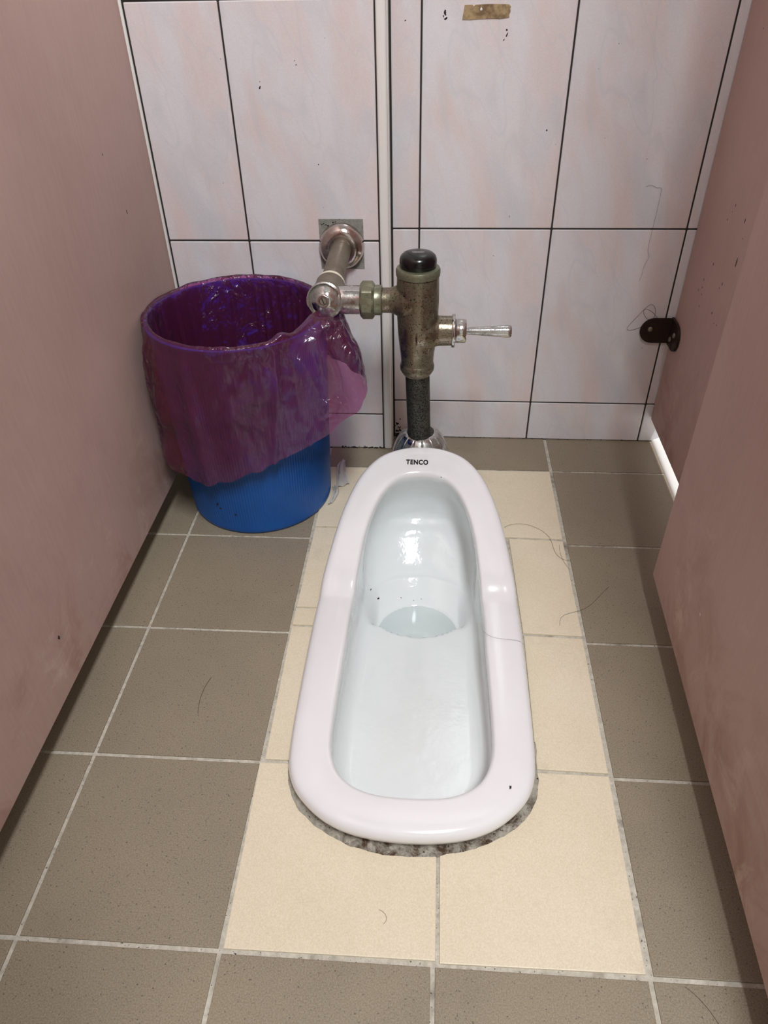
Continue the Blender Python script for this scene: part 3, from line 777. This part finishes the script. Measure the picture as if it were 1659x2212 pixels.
# liner: angle, top radius, middle radius, hem height, hem radius
TAB = [(-180, .1345, .1330, .190, .1330), (-150, .136, .139, .160, .140), (-138, .139, .148, .135, .147), (-126, .138, .149, .122, .149), (-111, .135, .143, .112, .143), (-95, .134, .138, .120, .140),
       (-77, .134, .139, .140, .141), (-62, .134, .141, .152, .144), (-50, .136, .146, .163, .150), (-38, .142, .158, .182, .168), (-28, .152, .178, .212, .190), (-20, .160, .188, .232, .202), (-8, .160, .178, .232, .186),
       (8, .150, .154, .226, .158), (30, .137, .139, .220, .140), (70, .134, .1345, .230, .135), (110, .134, .134, .230, .134), (150, .134, .133, .210, .133), (180, .1345, .1330, .190, .1330)]
def build_liner():
    root = thing('bin_liner', BC, 'translucent pink plastic bag turned over the rim of the blue bin', 'bag')
    N = 480; V = []; F = []
    ins = 26; outn = 46
    def fold(th, s):  # a few long creases running down from the rim
        f = 0
        for a0, wd, am, sl in ((-112, 5, .006, 6), (-128, 4, .005, -4), (-47, 4, .007, 16), (-55, 2.5, .005, -10), (-36, 4, .008, 10), (-24, 3.5, -.006, -6), (-15, 4, .006, 4), (-90, 9, .002, 10), (-143, 4, .004, 3), (-70, 7, .0025, 30)):
            d = (th - (a0 + sl * s)) / wd; f += am * math.exp(-d * d) 
        return f
    for i in range(N):
        th = -180 + 360 * i / N; a = math.radians(th); ca, sa = math.cos(a), math.sin(a)
        rt, rm, hz, hr = interp(TAB, th)
        rim = BH + .0045 + .0015 * noise.noise(Vector((ca * 6, sa * 6, 3.3))) + .007 * math.exp(-((th + 50) / 5) ** 2) + .012 * math.exp(-((th + 20) / 16) ** 2)
        col = []
        for k in range(ins):
            s = k / (ins - 1); z = .03 + (rim - .004 - .03) * s
            r = .108 + (.1245 - .108) * s - .004 * abs(noise.noise(Vector((ca * 5, sa * 5, z * 9)))) - .006 * max(0, noise.noise(Vector((ca * 14, sa * 14, z * 5 + 7)))) * (1 - sm(.9, 1, s))
            col.append((r * ca, r * sa, z))
        hem = hz + .003 * noise.noise(Vector((ca * 9, sa * 9, 1.0)))
        for t in (.1257, .1300, .1338):
            col.append((t * ca, t * sa, rim + (.0020 if t == .1300 else 0)))
        for k in range(outn):
            s = k / (outn - 1)
            base = rt + (rm - rt) * sm(0, .55, s) + (hr - rm) * sm(.45, 1, s)
            r = base if s > .08 else .1345 + (base - .1345) * sm(0, .08, s)
            z = rim - .001 - (rim - hem) * s
            g_ = sm(0, .18, s)
            Q = Vector((.14 * ca, .14 * sa, z))
            wr = .0055 * noise.noise(Q * 18) + .0016 * (.5 - abs(noise.noise(Q * 40 + Vector((3, 1, 5)))) * 2) + (.0008 + .0022 * max(0, noise.noise(Q * 14 + Vector((7, 7, 7))))) * (.5 - abs(noise.noise(Q * 85 + Vector((9, 4, 2)))) * 2)
            r += g_ * (wr + fold(th, s))
            if ca < 0: r = min(r, (-.2325 - BC.x) / ca)          # held off the partition
            r = max(r, RB + (RT - RB) * z / BH + (.0045 if z > BH - .03 else .0015))
            col.append((r * ca, r * sa, z))
        V.extend(col)
    m = ins + 3 + outn
    for i in range(N):
        j = (i + 1) % N
        for k in range(m - 1): F.append((i * m + k, j * m + k, j * m + k + 1, i * m + k + 1))
    me = bpy.data.meshes.new('film'); me.from_pydata(V, [], F); me.update()
    link('film', me, M['bag'], root, True)
    me.flip_normals()
    # crumpled bottom of the bag
    b = bmesh.new(); c = b.verts.new((0, 0, .022)); prev = None; rr_ = []
    for q in range(1, 10):
        ring = []
        for i in range(120):
            a = 2 * PI * i / 120; r = .108 * q / 9
            ring.append(b.verts.new((r * math.cos(a), r * math.sin(a), .022 + .006 * noise.noise(Vector((r * math.cos(a) * 40, r * math.sin(a) * 40, 0))) + (.008 * (q / 9) ** 4))))
        if prev is None:
            for i in range(120): b.faces.new((c, ring[i], ring[(i + 1) % 120]))
        else:
            for i in range(120): b.faces.new((prev[i], ring[i], ring[(i + 1) % 120], prev[(i + 1) % 120]))
        prev = ring
    from_bm('bag_bottom', b, M['bag'], root)
build_liner()

# ---------------------------------------------------------------- small things
def tissue(name, pts, w_, label, seed):
    b = bmesh.new(); rn = random.Random(seed); rows = []
    for (x, y, z), ww in zip(pts, w_):
        row = []
        for k in range(9):
            s = (k / 8 - .5) * 2
            row.append(b.verts.new((x + s * ww * .75, y + s * ww * .45, z + .0022 * math.sin(s * 5 + x * 300) + .0012 * rn.random() + .0024)))
        rows.append(row)
    for a, c in zip(rows, rows[1:]):
        for k in range(8): b.faces.new((a[k], a[k + 1], c[k + 1], c[k]))
    bmesh.ops.solidify(b, geom=b.faces[:], thickness=.0008)
    return tag(from_bm(name, b, M['tissue']), label, 'tissue')
tissue('tissue_scrap', [(.029, .815, .002), (.027, .800, .003), (.028, .785, .002), (.031, .768, .004), (.034, .752, .003), (.037, .738, .001)], [.008, .009, .010, .011, .013, .014], 'crumpled white tissue strip on the floor behind the blue bin', 1)
tissue('tissue_scrap', [(.022, .735, .002), (.026, .725, .003), (.027, .714, .003), (.024, .700, .002), (.020, .686, .001)], [.004, .006, .007, .006, .004], 'small white tissue wad tucked against the foot of the blue bin', 2)
# tape on the wall
b = bmesh.new(); out = [(.2135, .6585), (.2235, .6582), (.2390, .6590), (.2540, .6592), (.2640, .6588), (.2755, .6602), (.2752, .6640), (.2768, .6668), (.2758, .6695), (.2768, .6720), (.2740, .6745), (.2600, .6750), (.2460, .6752), (.2300, .6745), (.2280, .6728), (.2262, .6746), (.2160, .6745), (.2145, .6660)]
A = [b.verts.new((x, YR - .0018, z)) for x, z in out]; B_ = [b.verts.new((x, YR - .0024, z)) for x, z in out]; m = len(out)
for i in range(m): b.faces.new((A[i], A[(i + 1) % m], B_[(i + 1) % m], B_[i]))
b.faces.new(B_); 
f = blob(b, (.2380, YR - .0024, .6703), NYm, .0022, 1, .9, seed=4)
tag(from_bm('adhesive_tape', b, [M['tape'], M['tissue']], smooth=False), 'strip of yellowed brown tape stuck high on the white tiled wall', 'tape')
# hairs
def hair(pts, label, r=.00016, name='hair'):
    tag(tube_pts(name, pts, r, M['hair']), label, 'hair')
yb = YR - .0022
hair([(.556, yb, .243), (.548, yb, .252), (.532, yb, .262), (.530, yb, .250), (.544, yb, .236), (.552, yb, .242), (.550, yb, .262), (.540, yb, .268), (.532, yb, .258), (.520, yb, .240), (.508, yb, .224), (.512, yb, .218), (.530, yb, .224), (.536, yb, .228)],
     'looped hair clinging to the wall beside the rusty bracket', .00022)
hair([(.4955, yb, .4480), (.5060, yb, .4520), (.512, yb, .443), (.520, yb, .4505), (.520, yb, .430), (.519, yb, .400), (.518, yb, .370), (.517, yb, .350), (.523, yb, .346), (.520, yb, .335), (.516, yb, .331), (.517, yb, .315), (.514, yb, .305)],
     'long hair hanging down the right-hand wall tile', .00014)
hair([(.307, .638, .0018), (.315, .646, .0018), (.335, .652, .0018), (.362, .640, .0018), (.380, .615, .0018), (.378, .590, .0018), (.385, .565, .0018), (.402, .562, .0018)], 'long hair curving over the cream tiles right of the toilet hood', .00018)
hair([(.3700, .430, .0012), (.370, .446, .0012), (.385, .455, .0012), (.405, .460, .0012), (.425, .478, .0012), (.440, .500, .0012), (.450, .510, .0012)], 'hair lying across the grout line between cream and brown tiles', .00018)
hair([(.3900, .600, .0012), (.386, .575, .0012), (.393, .556, .0012), (.398, .545, .0012)], 'short curled hair on the cream tile near the partition side', .00016)
hair([(-.0890, .318, .0008), (-.096, .300, .0008), (-.096, .280, .0008), (-.0915, .262, .0008)], 'curved hair on the brown tile left of the toilet', .00022)
hair([(.2605, .385, .0345), (.268, .376, .0345), (.280, .372, .0345), (.300, .372, .0342), (.309, .372, .032), (.3135, .373, .024)], 'hair lying across the right-hand rim of the squat toilet', .00014)
hair([(.148, .045, .0016), (.156, .042, .0016), (.158, .036, .0016), (.153, .032, .0016)], 'tiny curled hair on the front left cream tile', .00014)
hair([(.428, -.005, .0006), (.440, -.012, .0006), (.452, -.030, .0006), (.455, -.05, .0006)], 'hair on the brown tile in the front right corner', .00016)
